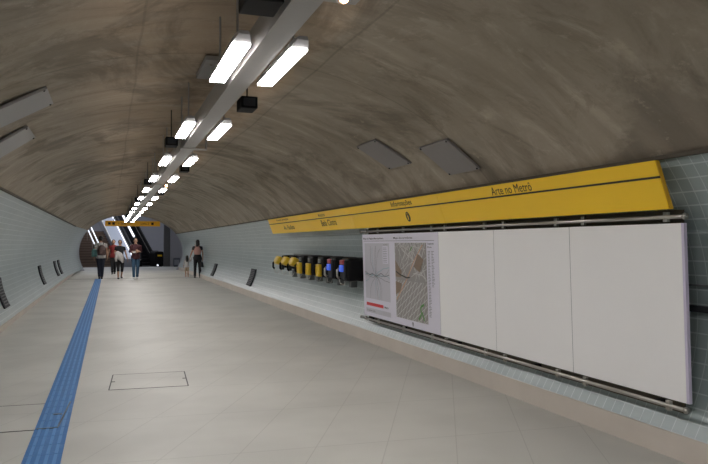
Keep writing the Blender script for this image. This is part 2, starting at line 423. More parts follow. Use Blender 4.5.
def make_lamp():
    t = thing('fluorescent_lamp', 'x', 'lamp', (0, 0, BZ), group='fluorescent lamps along the beam')
    L, h = .495, .055
    bm = bmesh.new()
    lo = [(-h, -L, 0), (h, -L, 0), (h, L, 0), (-h, L, 0)]; hi = [(-.04, -L, .05), (.04, -L, .05), (.04, L, .05), (-.04, L, .05)]
    a = [bm.verts.new(p) for p in lo]; b = [bm.verts.new(p) for p in hi]
    for i in range(4): bm.faces.new((a[i], a[(i+1) % 4], b[(i+1) % 4], b[i]))
    bm.faces.new(a); bm.faces.new(b)
    obj('housing', bm, 'lamp', t)
    obj('diffuser', B(-h+.004, h-.004, -L+.004, L-.004, -.010, -.001), 'diff', t)
    for s in (-1, 1):
        bm = bmesh.new(); prof = [(-h, 0), (h, 0), (.04, .05), (-.04, .05)]
        a = [bm.verts.new((x, s*L, z)) for x, z in prof]; b = [bm.verts.new((x*.6, s*(L+.085), .028+(.02 if z else 0))) for x, z in prof]
        for i in range(4): bm.faces.new((a[i], a[(i+1) % 4], b[(i+1) % 4], b[i]))
        bm.faces.new(b)
        obj('end_cap', bm, 'lamp', t)
        obj('hanger_rod', tube(bmesh.new(), [(0, s*.35, .05), (0, s*.35, .41)], .007, 6), 'beam', t)
    return t
lampproto = make_lamp(); used = False
def lamp(x, y, label):
    global used
    o = lampproto if not used else copy_tree(lampproto)
    used = True; o.location = (x, y, BZ); o['label'] = label
for k in range(13):
    y = 4.47+2.77*k
    lamp(.70, y, f'{ORD[k]} fluorescent lamp from the viewer, left of the beam')
    lamp(1.04, y, f'{ORD[k]} fluorescent lamp from the viewer, right of the beam')
for y in (1.7, -1.07, -3.84):  # row carried on out of view overhead, for its light
    for x, s in ((.70, 'left'), (1.04, 'right')): lamp(x, y, f'fluorescent lamp overhead {s} of the beam, before the visible stretch')
def fixture(x, y, label, w=.07):
    t = thing('black_fixture_box', label, 'fixture', (x, y, BZ))
    obj('case', B(-w, w, -.12, .12, 0.0, .10, bev=.008), 'black', t)
    obj('ceiling_stem', tube(bmesh.new(), [(0, 0, .10), (0, 0, ztop(x)-BZ)], .006, 6), 'black', t)
    obj('front_grille', B(-.05, .05, -.128, -.12, .02, .085), 'dkpl', t)
for k, y in enumerate((3.36, 8.5, 14.1, 19.72, 25.26, 30.8)): fixture(.685 if k == 0 else .665, y, f'black box fixture left of the beam at the {ORD[k]} cross bracket from the viewer', .09 if k == 0 else .07)
for k, y in enumerate((5.98, 11.45, 17.0, 22.5)): fixture(1.10, y, f'{ORD[k]} black box fixture from the viewer on the right side of the beam')
for k, y in ((0, 3.12), (2, 13.9), (4, 24.9)):
    t = thing('spotlight', f'small warm spotlight under the right end of the {ORD[k]} cross bracket from the viewer', 'spotlight', (.99, y-.10, BZ-.02))
    obj('cup', loft(bmesh.new(), [((0, .03, .0), .022, .022), ((0, -.02, -.012), .03, .03)], 12), 'beam', t, True)
    obj('bulb', ball(bmesh.new(), (0, -.028, -.018), .022, .016, .022), 'warm', t, True)
bp = thing('bracket_plate', 'small grey plate fixed to the vault left of the nearest lamp', 'plate', (.80, 6.25, ztop(.80)-.03))
obj('plate', B(-.06, .06, -.35, .35, -.03, .01, bev=.004), 'cplate2', bp); obj('bolt', tube(bmesh.new(), [(0, -.2, -.04), (0, -.2, 0)], .012), 'steel', bp)

# plates on the vault
def vault_plate(label, corners, m):
    """corners given as (theta, y) on the vault"""
    cx = sum(ell(c[0])[0] for c in corners)/4; cy = sum(c[1] for c in corners)/4; cz = sum(ell(c[0])[1] for c in corners)/4
    t = thing('ceiling_plate', label, 'plate', (cx, cy, cz))
    def P(c, off): x, z = ell(c[0], off); return (x-cx, c[1]-cy, z-cz)
    bm = bmesh.new(); a = [bm.verts.new(P(c, -.034)) for c in corners]; b = [bm.verts.new(P(c, -.012)) for c in corners]
    bm.faces.new(a); bm.faces.new(b[::-1])
    for i in range(4): j = (i+1) % 4; bm.faces.new((a[i], a[j], b[j], b[i]))
    obj('panel', bm, m, t)
    mc = (sum(c[0] for c in corners)/4, cy)
    for c in corners:
        q = (c[0]+(mc[0]-c[0])*.08, c[1]+(mc[1]-c[1])*.08); p = Vector(P(q, -.036)); obj('screw', ball(bmesh.new(), p, .01, .01, .01, 8), 'black', t)
def TH(x, z): return math.atan2((z-HC)/Bz, (x-XC)/A)
vault_plate('upper of two pale rectangular plates on the vault at the left edge', [(TH(-.515, 2.755), 6.27), (TH(-.515, 2.755), 6.93), (TH(-1.12, 2.40), 6.93), (TH(-1.12, 2.40), 6.27)], 'cplate2')
vault_plate('lower of two pale rectangular plates on the vault at the left edge', [(TH(-.785, 2.62), 7.55), (TH(-.785, 2.62), 8.27), (TH(-1.28, 2.28), 8.27), (TH(-1.28, 2.28), 7.55)], 'cplate2')
vault_plate('grey plate on the vault above the yellow sign, further of two', [(TH(2.72, 2.6), 7.13), (TH(2.72, 2.6), 7.73), (TH(3.10, 2.34), 7.62), (TH(3.10, 2.34), 7.02)], 'cplate')
vault_plate('grey plate on the vault above the yellow sign, nearer of two', [(TH(2.97, 2.44), 5.90), (TH(2.97, 2.44), 6.52), (TH(3.30, 2.17), 6.46), (TH(3.30, 2.17), 5.84)], 'cplate')

# ------------------------------------------------------------------ floor pieces
ts = thing('tactile_strip', 'blue ribbed tactile guide strip running down the left side of the floor', 'guide strip', (-.435, 0, 0))
# the strip leans a touch to the left as it runs away
def sx(y): return (-.43-.0022*(y-5))+.435
bm = bmesh.new()
a = [(sx(-2)-.122, -2), (sx(-2)+.122, -2), (sx(30.9)+.122, 30.9), (sx(30.9)-.122, 30.9)]
lo = [bm.verts.new((x, y, 0)) for x, y in a]; hi = [bm.verts.new((x, y, .004)) for x, y in a]
bm.faces.new(lo[::-1]); bm.faces.new(hi)
for i in range(4): j = (i+1) % 4; bm.faces.new((lo[i], lo[j], hi[j], hi[i]))
obj('base_sheet', bm, 'stripe', ts)
for k in range(4):
    o = -.081+.054*k; bm = bmesh.new()
    for y0, y1 in [(-2+q*.25, -2+q*.25+.242) for q in range(131)]:
        box(bm, sx(y0)+o-.011, sx(y0)+o+.011, y0, y1, .0035, .009)
    obj('rib', bm, 'rib', ts)
struct('trim_6', B(-1.68, 3.59, 30.93, 31.0, 0, .004), 'pillar')
def hatch(label, x0, x1, y0, y1, slots):
    cx, cy = (x0+x1)/2, (y0+y1)/2; hx, hy = (x1-x0)/2, (y1-y0)/2
    t = thing('floor_hatch', label, 'hatch', (cx, cy, 0), R(-2.8))
    obj('cover', B(-hx, hx, -hy, hy, 0, .002), 'floor', t)
    w = .006; bm = bmesh.new()
    box(bm, -hx, hx, -hy-w, -hy+w, .0005, .0028); box(bm, -hx, hx, hy-w, hy+w, .0005, .0028)
    box(bm, -hx-w, -hx+w, -hy, hy, .0005, .0028); box(bm, hx-w, hx+w, -hy, hy, .0005, .0028)
    obj('frame_seam', bm, 'seam', t)
    for sx_, sy_ in slots: obj('lifting_slot', B(sx_*hx-.02*1-.02*sx_, sx_*hx+.02-.02*sx_, sy_-.016, sy_+.016, .0005, .004), 'seam', t)
    return t
hatch('square floor hatch outlined in the middle of the floor right of the blue strip', .008, .775, 7.36, 8.2, ((-1, 0.), (1, .0)))
h2 = hatch('floor hatch reaching under the blue strip at the left edge', -1.2, -.37, 6.0, 6.95, ())
bm = bmesh.new(); box(bm, .815-.4, .825-.4, -.47, .47, .0035, .0125); box(bm, .27-.0, .42, -.48, -.468, .0035, .0125); box(bm, .33, .40, -.02, .005, .0035, .0125)
obj('strip_edging', bm, 'steel', h2, label='steel edge cut into the blue strip')

# ------------------------------------------------------------------ grilles low on the walls
def grille(label, side, y, z0=.31, z1=.84, w=.62):
    f = th_r if side > 0 else th_l
    ta, tb = f(z0), f(z1); cx, cz = ell((ta+tb)/2)
    t = thing('wall_grille', label, 'grille', (cx, y, cz))
    bm = bmesh.new(); n = 8; rows = []
    for i in range(n+1):
        th = ta+(tb-ta)*i/n; xi, zi = ell(th, -.03); xo, zo = ell(th, .01)
        rows.append([bm.verts.new(p) for p in ((xi-cx, -w/2, zi-cz), (xi-cx, w/2, zi-cz), (xo-cx, w/2, zo-cz), (xo-cx, -w/2, zo-cz))])
    for r0, r1 in zip(rows, rows[1:]):
        for k in range(4): bm.faces.new((r0[k], r0[(k+1) % 4], r1[(k+1) % 4], r1[k]))
    bm.faces.new(rows[0]); bm.faces.new(rows[-1][::-1]); obj('frame', bm, 'dkpl', t)
    bm = bmesh.new()
    for i in range(1, 10):
        x, z = ell(ta+(tb-ta)*i/10, -.034); box(bm, x-cx-.006, x-cx+.006, -w/2+.04, w/2-.04, z-cz-.008, z-cz+.008)
    obj('slats', bm, 'slat', t)
grille('nearest dark grille low on the left wall', -1, 13.9)
grille('dark grille low on the left wall, second from the viewer', -1, 21.6)
grille('dark grille low on the left wall, nearer of the pair close to the far end', -1, 27.2, w=.75)
grille('dark grille low on the left wall, further of the pair close to the far end', -1, 29.0, w=.75)
grille('dark grille low on the right wall behind the telephones', 1, 19.5, .28, .75)
grille('dark grille low on the right wall beside the woman and child', 1, 26.9, .24, .70)

# ------------------------------------------------------------------ yellow sign band
SY0, SY1, SZ0, SZ1 = 3.655, 15.55, 1.680, 1.995
SXT, SXB = 3.34, 3.455
def SX(z, off=0.): return SXT+(SXB-SXT)*(SZ1-z)/(SZ1-SZ0)-off
sg = thing('information_sign', 'long yellow sign band with black stripe and lettering along the right wall', 'sign', (SX(SZ0), (SY0+SY1)/2, SZ0))
C0 = Vector(sg.location)
def sp_(x, y, z): return (x-C0.x, y-C0.y, z-C0.z)
segs = [(SY0, 6.9), (6.9, 9.90), (9.90, SY1)]
for a_, b_ in segs:
    bm = bmesh.new(); q = [(SX(SZ0), SZ0), (SX(SZ1), SZ1), (SX(SZ1)+.035, SZ1), (SX(SZ0)+.035, SZ0)]
    hull_prism(bm, [(x-C0.x, z-C0.z) for x, z in q], a_+.002-C0.y, b_-.002-C0.y); obj('panel', bm, 'yellow', sg)
zs = 1.880
bm = bmesh.new(); q = [(SX(zs, .003), zs), (SX(zs+.014, .003), zs+.014), (SX(zs+.014)+.02, zs+.014), (SX(zs)+.02, zs)]
hull_prism(bm, [(x-C0.x, z-C0.z) for x, z in q], SY0-.003-C0.y, SY1+.003-C0.y); obj('black_stripe', bm, 'ink', sg)
bm = bmesh.new(); q = [(SX(SZ0)+.004, SZ0+.004), (SX(SZ1)+.004, SZ1-.004), (SX(SZ1)+.033, SZ1-.004), (SX(SZ0)+.033, SZ0+.004)]
hull_prism(bm, [(x-C0.x, z-C0.z) for x, z in q], SY0-.006-C0.y, SY0+.002-C0.y); obj('end_face', bm, 'ochre', sg)
for y in (3.9, 5.4, 6.9, 8.4, 9.9, 11.4, 12.9, 14.4): obj('wall_bracket', B(.0, .21, y-.02-C0.y, y+.02-C0.y, .10, .13), 'black', sg)
ln = (SXB-SXT)/(SZ1-SZ0)
def stext(s, ya, z, w, h, bold=.006): text('lettering', s, 'ink', sg, sp_(SX(z, .003), ya, z), w, h, lean=ln, bold=bold)
stext('Informa\u00e7\u00f5es', 8.24, 1.905, .64, .078)
stext('Arte no Metr\u00f4', 5.76, 1.903, .66, .074, 0.)
stext('Acesso principal', 14.75, 1.925, 1.05, .05)
stext('Av. Paulista', 14.3, 1.745, .88, .085)
stext('Acesso', 11.57, 1.915, .40, .055)
stext('Bela Cintra', 11.52, 1.755, .84, .10)
bm = bmesh.new(); n = 28; cz_ = 1.782; cy_ = 7.83
ring = [bm.verts.new(sp_(SX(cz_+.06*math.sin(2*math.pi*i/n), .003), cy_+.06*math.cos(2*math.pi*i/n), cz_+.06*math.sin(2*math.pi*i/n))) for i in range(n)]
bm.faces.new(ring); ic = obj('information_icon', bm, 'ink', sg)
text('letter_i', 'i', 'yellow', ic, sp_(SX(1.745, .005), cy_+.016, 1.745), .03, .078, lean=ln, bold=.0)

# ------------------------------------------------------------------ boards and rails
PZ0, PZ1 = .40, 1.588
def PX(z, off=0.): return 3.545+.036*(PZ1-z)/(PZ1-PZ0)-off
def board(name, label, cat, ya, yb, m):
    """ya > yb : left edge and right edge as seen"""
    t = thing(name, label, cat, (PX(PZ0), (ya+yb)/2, PZ0)); c = Vector(t.location)
    q = [(PX(PZ0), PZ0), (PX(PZ1), PZ1), (PX(PZ1)+.025, PZ1), (PX(PZ0)+.025, PZ0)]
    obj('face', hull_prism(bmesh.new(), [(x-c.x, z-c.z) for x, z in q], yb+.003-c.y, ya-.003-c.y), m, t)
    q = [(x+.001, z) for x, z in q]
    last = yb < 4; obj('edge_trim', hull_prism(bmesh.new(), [(x-c.x, z-c.z) for x, z in q], yb-(.02 if last else .002)-c.y, yb+.005-c.y), 'lilac' if last else 'greyink', t)
    bm = bmesh.new()
    for y in (yb+.15, ya-.15): box(bm, .028, .06, y-.02-c.y, y+.02-c.y, .05, PZ1-PZ0-.02)
    obj('back_batten', bm, 'steel', t)
    return t, c
mb, mc = board('map_board', 'white board printed with a transit map and a street map', 'map board', 9.84, 7.275, 'paper')
for i, (a_, b_) in enumerate(((7.275, 6.045), (6.045, 4.84), (4.84, 3.645))):
    board('blank_board', ['blank white board next to the map board', 'middle blank white board of the three', 'blank white board at the right end of the row'][i], 'board', a_, b_, 'white')

def mp(y, z, off): return (PX(z, off)-mc.x, y-mc.y, z-mc.z)
def patch(bm, pts, off): bm.faces.new([bm.verts.new(mp(y, z, off)) for y, z in pts])
def clip(p, q, r):
    (x0, y0), (x1, y1) = p, q; t0, t1 = 0., 1.; dx, dy = x1-x0, y1-y0
    for pp, qq in ((-dx, x0-r[0]), (dx, r[1]-x0), (-dy, y0-r[2]), (dy, r[3]-y0)):
        if abs(pp) < 1e-9:
            if qq < 0: return None
        else:
            u = qq/pp
            if pp < 0: t0 = max(t0, u)
            else: t1 = min(t1, u)
    if t0 >= t1: return None
    return (x0+t0*dx, y0+t0*dy), (x0+t1*dx, y0+t1*dy)
def strokes(bm, pts, w, off, rect):
    for p, q in zip(pts, pts[1:]):
        c = clip(p, q, rect)
        if not c: continue
        (a, b), (d, e) = c; l = math.hypot(d-a, e-b)
        if l < .002: continue
        nx, ny = -(e-b)/l*w/2, (d-a)/l*w/2
        patch(bm, [(a+nx, b+ny), (d+nx, e+ny), (d-nx, e-ny), (a-nx, b-ny)], off)
def rect(name, y0, y1, z0, z1, m, off=.002):
    bm = bmesh.new(); patch(bm, [(y0, z0), (y1, z0), (y1, z1), (y0, z1)], off)
    return obj(name, bm, m, mb)
def mtext(s, y, z, w, h, m='ink', bold=.008): text('lettering', s, m, mb, mp(y, z, .004), w, h, lean=.03, bold=bold)
rect('header_rule', 9.78, 7.38, 1.490, 1.494, 'ink')
mtext('Mapa da Regi\u00e3o Metropolitana', 9.78, 1.508, .80, .034)
mtext('Mapa dos arredores', 8.62, 1.508, .62, .036)
LR = (8.78, 9.74, .66, 1.46)
rect('transit_map', LR[1], LR[0], LR[2], LR[3], 'mapl')
bm = bmesh.new(); bt = bmesh.new(); rnd = random.Random(3)
cx_, cz2 = 9.3, 1.0
for k in range(19):
    an = k*2*math.pi/19+.3; pts = [(cx_, cz2)]
    for j in range(5):
        an += rnd.uniform(-.45, .45); pts.append((pts[-1][0]+.11*math.cos(an), pts[-1][1]+.085*math.sin(an)))
    strokes(bm if k % 3 else bt, pts, .006, .0045, LR)
strokes(bm, [(9.74, 1.05), (9.55, 1.0), (9.45, 1.03), (9.3, .99), (9.1, 1.04), (8.95, 1.0), (8.8, 1.03)], .010, .0046, LR)
strokes(bm, [(9.5, 1.42), (9.5, 1.2), (9.38, 1.05)], .008, .0046, LR)
obj('transit_lines', bm, 'greyink', mb); obj('transit_lines', bt, 'teal', mb)
rect('legend_box', 9.02, 8.82, 1.18, 1.42, 'paper', .005)
bm = bmesh.new()
for i in range(9): patch(bm, [(9.0, 1.20+i*.024), (8.86, 1.20+i*.024), (8.86, 1.206+i*.024), (9.0, 1.206+i*.024)], .007)
obj('legend_lines', bm, 'greyink', mb)
mtext('Esquema', 8.98, 1.432, .14, .016, bold=0.)
rect('red_bar', 9.72, 9.05, .555, .600, 'red')
rect('scale_panel', 9.74, 8.78, .455, .52, 'mapl')
mtext('Legenda', 9.7, .47, .34, .03, 'greyink'); mtext('Metr\u00f4', 9.0, .56, .14, .03, 'ink')
RR = (7.60, 8.58, .49, 1.465)
rect('street_map', RR[1], RR[0], RR[2], RR[3], 'mapd')
bm = bmesh.new()
for k in range(-14, 16):      # regular street grid, lower half
    strokes(bm, [(8.6-k*.085, .45), (8.6-k*.085-.42, 1.02)], .009, .0045, (RR[0], RR[1], RR[2], .98))
    strokes(bm, [(8.62, .30+k*.085), (7.58, .30+k*.085+.50)], .009, .0045, (RR[0], RR[1], RR[2], .98))
for k in range(70):           # bent streets of the upper half
    y, z = rnd.uniform(7.6, 8.58), rnd.uniform(.98, 1.46); an = rnd.choice((.5, 1.1, 2.0, 2.6))+rnd.uniform(-.2, .2); pts = [(y, z)]
    for j in range(4): an += rnd.uniform(-.3, .3); pts.append((pts[-1][0]+.1*math.cos(an), pts[-1][1]+.1*math.sin(an)))
    strokes(bm, pts, .008, .0045, (RR[0], RR[1], .97, RR[3]))
obj('streets', bm, 'road', mb)
bm = bmesh.new(); strokes(bm, [(8.55, .72), (8.2, 1.0), (7.98, 1.22), (7.7, 1.44)], .018, .0055, RR); obj('avenue', bm, 'orange', mb)
bm = bmesh.new(); strokes(bm, [(8.55, 1.09), (8.4, 1.05), (8.2, 1.02), (8.1, 1.03)], .018, .0065, RR); obj('metro_line', bm, 'ink', mb)
bm = bmesh.new()
patch(bm, [(7.98, 1.17), (7.80, 1.10), (7.68, 1.26), (7.84, 1.33)], .006); patch(bm, [(8.57, 1.02), (8.38, 1.02), (8.36, 1.10), (8.57, 1.24)], .006)
patch(bm, [(8.57, .78), (8.42, .84), (8.36, .94), (8.57, .96)], .006)
bm.free()
for pts in ([(7.98, 1.17), (7.80, 1.10), (7.68, 1.26), (7.84, 1.33)], [(8.57, 1.02), (8.38, 1.02), (8.36, 1.10), (8.57, 1.24)], [(8.57, .78), (8.42, .84), (8.36, .94), (8.57, .96)]):
    bm = bmesh.new(); patch(bm, pts, .006); obj('block', bm, 'mapbrown', mb)
bm = bmesh.new(); strokes(bm, [(7.86, .52), (7.78, .60), (7.80, .68), (7.70, .72)], .03, .006, RR); strokes(bm, [(7.70, .52), (7.76, .62)], .03, .006, RR); strokes(bm, [(8.0, 1.42), (8.08, 1.36)], .02, .006, RR)
obj('parks', bm, 'mapgreen', mb)
mtext('Legenda', 7.56, 1.44, .17, .022); mtext('Ruas', 7.56, 1.405, .11, .018)
bm = bmesh.new()
for c_ in range(2):
    for i in range(44 if c_ == 0 else 24):
        y = 7.56-c_*.10; z = 1.36-i*.018; l = rnd.uniform(.04, .075); patch(bm, [(y, z), (y-l, z), (y-l, z+.006), (y, z+.006)], .004)
obj('street_index', bm, 'greyink', mb)
bm = bmesh.new(); n = 20
for r_, o_ in ((.028, .004),):
    bm.faces.new([bm.verts.new(mp(8.05+r_*math.cos(2*math.pi*i/n), .445+r_*math.sin(2*math.pi*i/n), o_)) for i in range(n)])
ci = obj('north_arrow', bm, 'greyink', mb)
bm = bmesh.new(); patch(bm, [(8.062, .427), (8.038, .427), (8.05, .468)], .006); obj('needle', bm, 'paper', ci)

def rail(label, z, x, ya, yb, up):
    t = thing('support_rail', label, 'rail', (x, (ya+yb)/2, z))
    h = (ya-yb)/2
    obj('tube', tube(bmesh.new(), [(0, -h, 0), (0, h, 0)], .014, 16), 'steel', t, True)
    obj('end_cap', tube(bmesh.new(), [(0, -h-.02, 0), (0, -h, 0)], .022, 16), 'steel', t, True)
    obj('end_cap', tube(bmesh.new(), [(0, h+.02, 0), (0, h, 0)], .022, 16), 'steel', t, True)
    for y in (3.78, 4.66, 5.02, 5.86, 6.22, 7.1, 7.45, 8.3, 9.2, 9.7):
        bm = bmesh.new(); box(bm, -.006, .016, y-.02-(ya+yb)/2, y+.02-(ya+yb)/2, -.032, .034); obj('clamp', bm, 'steel', t)
    obj('backing_strip', B(.085, .10, -h+.1, h-.1, -.05, .05), 'lip', t)
    for y in (3.9, 5.4, 6.9, 8.4, 9.6):
        xx = XC+A*math.sqrt(1-((z-HC)/Bz)**2)-x
        obj('wall_arm', B(.01, xx+.02, y-.02-(ya+yb)/2, y+.02-(ya+yb)/2, -.015, .015), 'black', t)
rail('round steel rail between the yellow sign and the white boards', 1.632, 3.545, 9.9, 3.62, True)
rail('round steel rail under the white boards', .362, 3.555, 9.9, 3.63, False)
wc = thing('wall_channel', 'dark horizontal channel on the tiles passing behind the boards', 'channel', (3.80, 6., 1.015))
obj('channel', B(-.02, .03, -4.2, 3.4, -.03, .012), 'dkpl', wc); obj('upper_strip', B(-.01, .03, -4.2, 3.4, .145, .158), 'shelf', wc)

# ------------------------------------------------------------------ telephones
WX = 3.80
ps = thing('telephone_rail', 'grey rail on the tiled wall carrying the row of public telephones', 'rail', (WX, 12., .9))
obj('back_plate', B(-.04, .0, -2.05, 2.85, -.03, .34), 'shelf', ps); obj('end_stop', B(-.04, .0, -2.10, -2.05, -.03, .34), 'black', ps)
def wall_phone(kind, y, label):
    t = thing('public_telephone', label, 'telephone', (WX-.05, y, .93), group='public telephones on the right wall')
    if kind == 'hood':
        mt = Matrix.Translation((-.40, 0, .17)) @ Matrix.Rotation(R(28), 4, 'Y')
        obj('hood', B(-.075, .075, -.15, .15, -.085, .085, bev=.05, mtx=mt), 'phy', t, label='yellow hood')
        obj('back_panel', B(-.30, 0, -.15, .15, .02, .28, bev=.02), 'black', t)
        obj('telephone_body', B(-.36, -.30, -.10, .10, -.02, .10, bev=.015), 'dkpl', t)
    else:
        obj('hood', B(-.42, 0, -.18, .18, -.04, .31, bev=.05), 'black', t)
        if kind == 'yellow':
            obj('telephone_body', B(-.475, -.41, -.10, .10, -.03, .18, bev=.02), 'phy', t, label='yellow telephone body')
            obj('display', B(-.44, -.41, -.05, .05, .20, .27, bev=.006), 'shelf', t)
        else:
            obj('telephone_body', B(-.45, -.41, -.11, .11, -.02, .28, bev=.02), 'dkpl', t)
            obj('screen', B(-.48, -.44, -.06, .07, .10, .20, bev=.006), 'phb', t, label='lit blue screen')
            obj('cap', B(-.47, -.41, -.08, .08, .21, .28, bev=.015), 'phr', t, label='dark red cap')
    hs_ = obj('handset', tube(bmesh.new(), [(-.47, .09, .0), (-.50, .09, .03), (-.50, .09, .12), (-.47, .09, .15)], .02, 8), 'black' if kind != 'blue' else 'steel', t, True)
    obj('cord', tube(bmesh.new(), [(-.47, .09, .0), (-.46, .07, -.08), (-.42, .02, -.10), (-.39, 0, -.03)], .006, 6), 'steel', t, True)
    obj('bracket', B(-.10, .0, -.05, .05, -.18, -.03), 'shelf', t)
phs = [('hood', 14.5, 'yellow hooded telephone at the far end of the row'), ('hood', 13.85, 'yellow hooded telephone, middle of the three hooded ones'),
       ('hood', 13.2, 'yellow hooded telephone next to the black-backed yellow ones'), ('yellow', 12.62, 'yellow telephone in a black booth, furthest of its three'),
       ('yellow', 12.0, 'yellow telephone in a black booth, middle of its three'), ('yellow', 11.35, 'yellow telephone in a black booth beside the blue-screened ones'),
       ('blue', 10.70, 'blue-screened telephone in a black booth next to the yellow ones'), ('blue', 10.05, 'blue-screened telephone in a black booth nearest the map board'),
       ]
for k in phs: wall_phone(*k)

# ------------------------------------------------------------------ people
def person(label, loc, H, rz, arms, legs, top, bottom, shoe, hair='short', sex='m', sleeve=.5, cut=1., skirt=False, child=False):
    """local -Y is forward. arms: {side: (elbow, wrist)}, legs: {side: (knee, ankle)} on a 1.75 m frame"""
    t = thing('person', label, 'person', loc, rz); S = H/1.75
    g = .9 if sex == 'f' else 1.; sw = .185*g
    hd = 1.25 if child else 1.
    def V(p): return Vector(p)*S
    b = bmesh.new()
    # torso, neck, head
    loft(b, [(V((0, 0, .86)), .13*S, .10*S), (V((0, 0, .95)), (.165 if sex == 'm' else .175)*S, .115*S), (V((0, 0, 1.08)), .135*g*S, .095*S), (V((0, -.005, 1.25)), .16*g*S, .11*S),
             (V((0, 0, 1.38)), .17*g*S, .10*S), (V((0, .005, 1.46)), .10*S, .07*S), (V((0, .005, 1.52)), .055*S, .055*S), (V((0, -.005, 1.57)), .05*S, .055*S)], 16)
    hz = 1.622
    ball(b, V((0, .005, hz+.015)), .077*S*hd, .095*S*hd, .105*S*hd, 16); ball(b, V((0, -.035, hz-.055)), .052*S*hd, .055*S*hd, .055*S*hd)
    loft(b, [(V((0, -.088*hd, hz+.02)), .008*S, .008*S), (V((0, -.112*hd, hz-.02)), .014*S, .012*S)], 8)       # nose
    for s in (-1, 1): ball(b, V((s*.079*hd, .01, hz)), .012*S, .02*S, .032*S, 8)
    for s in (-1, 1):
        k, a = [Vector(q) for q in legs[s]]; hip = Vector((s*.088, 0, .90))
        loft(b, [(hip*S, .088*S, .095*S), ((hip*.5+k*.5)*S, .070*S, .078*S), (k*S, .052*S, .056*S), ((k*.65+a*.35)*S, .052*S, .056*S), (a*S, .034*S, .038*S), ((a+Vector((0, 0, -.04)))*S, .036*S, .042*S)], 12)
        loft(b, [((a+Vector((0, .045, -.055)))*S, .03*S, .022*S, None), ((a+Vector((0, -.06, -.05)))*S, .038*S, .025*S), ((a+Vector((0, -.15, -.062)))*S, .036*S, .016*S)], 10)
        e, w = [Vector(q) for q in arms[s]]; sh = Vector((s*sw, 0, 1.42))
        loft(b, [((sh*.75+Vector((0, 0, 1.42))*.25)*S, .05*S, .05*S), (sh*S, .052*S, .055*S), ((sh*.5+e*.5)*S, .042*S, .045*S), (e*S, .036*S, .036*S), ((e*.6+w*.4)*S, .036*S, .034*S), (w*S, .023*S, .026*S)], 12)
        d = (w-e).normalized(); sd = Vector((0, 1, 0)) if abs(d.y) < .7 else Vector((0, 0, 1)); sd = (sd-d*sd.dot(d)).normalized(); inn = d.cross(sd)
        if inn.x*s > 0: inn = -inn
        pc = w+d*.05; loft(b, [(w*S, .022*S, .024*S, tuple(sd)), (pc*S, .040*S, .015*S, tuple(sd)), ((w+d*.095)*S, .038*S, .013*S, tuple(sd))], 10)
        for i, (o, ln_) in enumerate(((-.030, .062), (-.010, .078), (.011, .084), (.031, .074))):
            p0 = w+d*.09+sd*o; p1 = p0+d*ln_*.45+inn*.008; p2 = p1+d*ln_*.3+inn*.018; p3 = p2+d*ln_*.15+inn*.02
            loft(b, [(q*S, r*S, r*S) for q, r in ((p0, .0095), (p1, .009), (p2, .0085), (p3, .007))], 6)
        p0 = w+d*.03-sd*.03; p1 = p0-sd*.025+d*.03+inn*.01; p2 = p1+d*.032-sd*.004+inn*.01
        loft(b, [(q*S, r*S, r*S) for q, r in ((p0, .013), (p1, .011), (p2, .0085))], 6)
    body = obj('body', b, 'skin', t); voxel(body, .0095*S, 3)
    # shirt
    c = bmesh.new(); x = .014
    loft(c, [(V((0, 0, .84)), (.190 if sex == 'm' else .200)*S, .140*S), (V((0, 0, .95)), (.192 if sex == 'm' else .204)*S, .142*S), (V((0, 0, 1.0)), .175*S, .13*S), (V((0, 0, 1.08)), (.135*g+.018)*S, .115*S), (V((0, -.005, 1.25)), (.16*g+x)*S, (.11+x)*S), (V((0, 0, 1.38)), (.17*g+x)*S, (.10+x)*S), (V((0, .005, 1.47)), .10*S, .078*S), (V((0, .005, 1.49)), .07*S, .066*S)], 18)
    for s in (-1, 1):
        e, w = [Vector(q) for q in arms[s]]; sh = Vector((s*sw, 0, 1.42))
        pts = [(sh*.7+Vector((0, 0, 1.42))*.3, .062), (sh, .066), (sh*.5+e*.5, .056)]
        if sleeve > .6: pts += [(e, .05), (e*.6+w*.4, .048)]
        if sleeve > .9: pts += [(w, .036)]
        loft(c, [(q*S, r*S, r*S) for q, r in pts], 12)
    voxel(obj('shirt', c, top, t), .013*S, 3)
    # trousers
    c = bmesh.new()
    loft(c, [(V((0, 0, .84)), .14*S, .11*S), (V((0, 0, .93)), (.180 if sex == 'm' else .186)*S, .124*S), (V((0, 0, 1.0)), .155*g*S+.01*S, .112*S)], 18)
    for s in (-1, 1):
        k, a = [Vector(q) for q in legs[s]]; hip = Vector((s*.088, 0, .90))
        pts = [(hip, .104), (hip*.5+k*.5, .088)]
        if cut > .5: pts += [(k, .068)]
        else: pts += [(hip*.15+k*.85, .085)]
        if cut > .5: pts += [(k*(1-(cut-.5)*1.3)+a*(cut-.5)*1.3, .062)]
        if cut > .95: pts += [(a, .056)]
        loft(c, [(q*S, r*S, r*1.08*S) for q, r in pts], 12)
    voxel(obj('trousers', c, bottom, t), .013*S, 3)
    for s in (-1, 1):
        k, a = [Vector(q) for q in legs[s]]
        c = bmesh.new(); loft(c, [((a+Vector((0, .07, -.045)))*S, .035*S, .034*S), ((a+Vector((0, 0, -.035)))*S, .044*S, .042*S), ((a+Vector((0, -.10, -.053)))*S, .047*S, .026*S), ((a+Vector((0, -.175, -.062)))*S, .03*S, .015*S)], 12)
        obj('shoe', c, shoe, t, True)
    # hair
    c = bmesh.new(); hh = hz+.03
    ball(c, V((0, .030*hd, hh+.004)), .091*S*hd, .098*S*hd, .108*S*hd, 16)
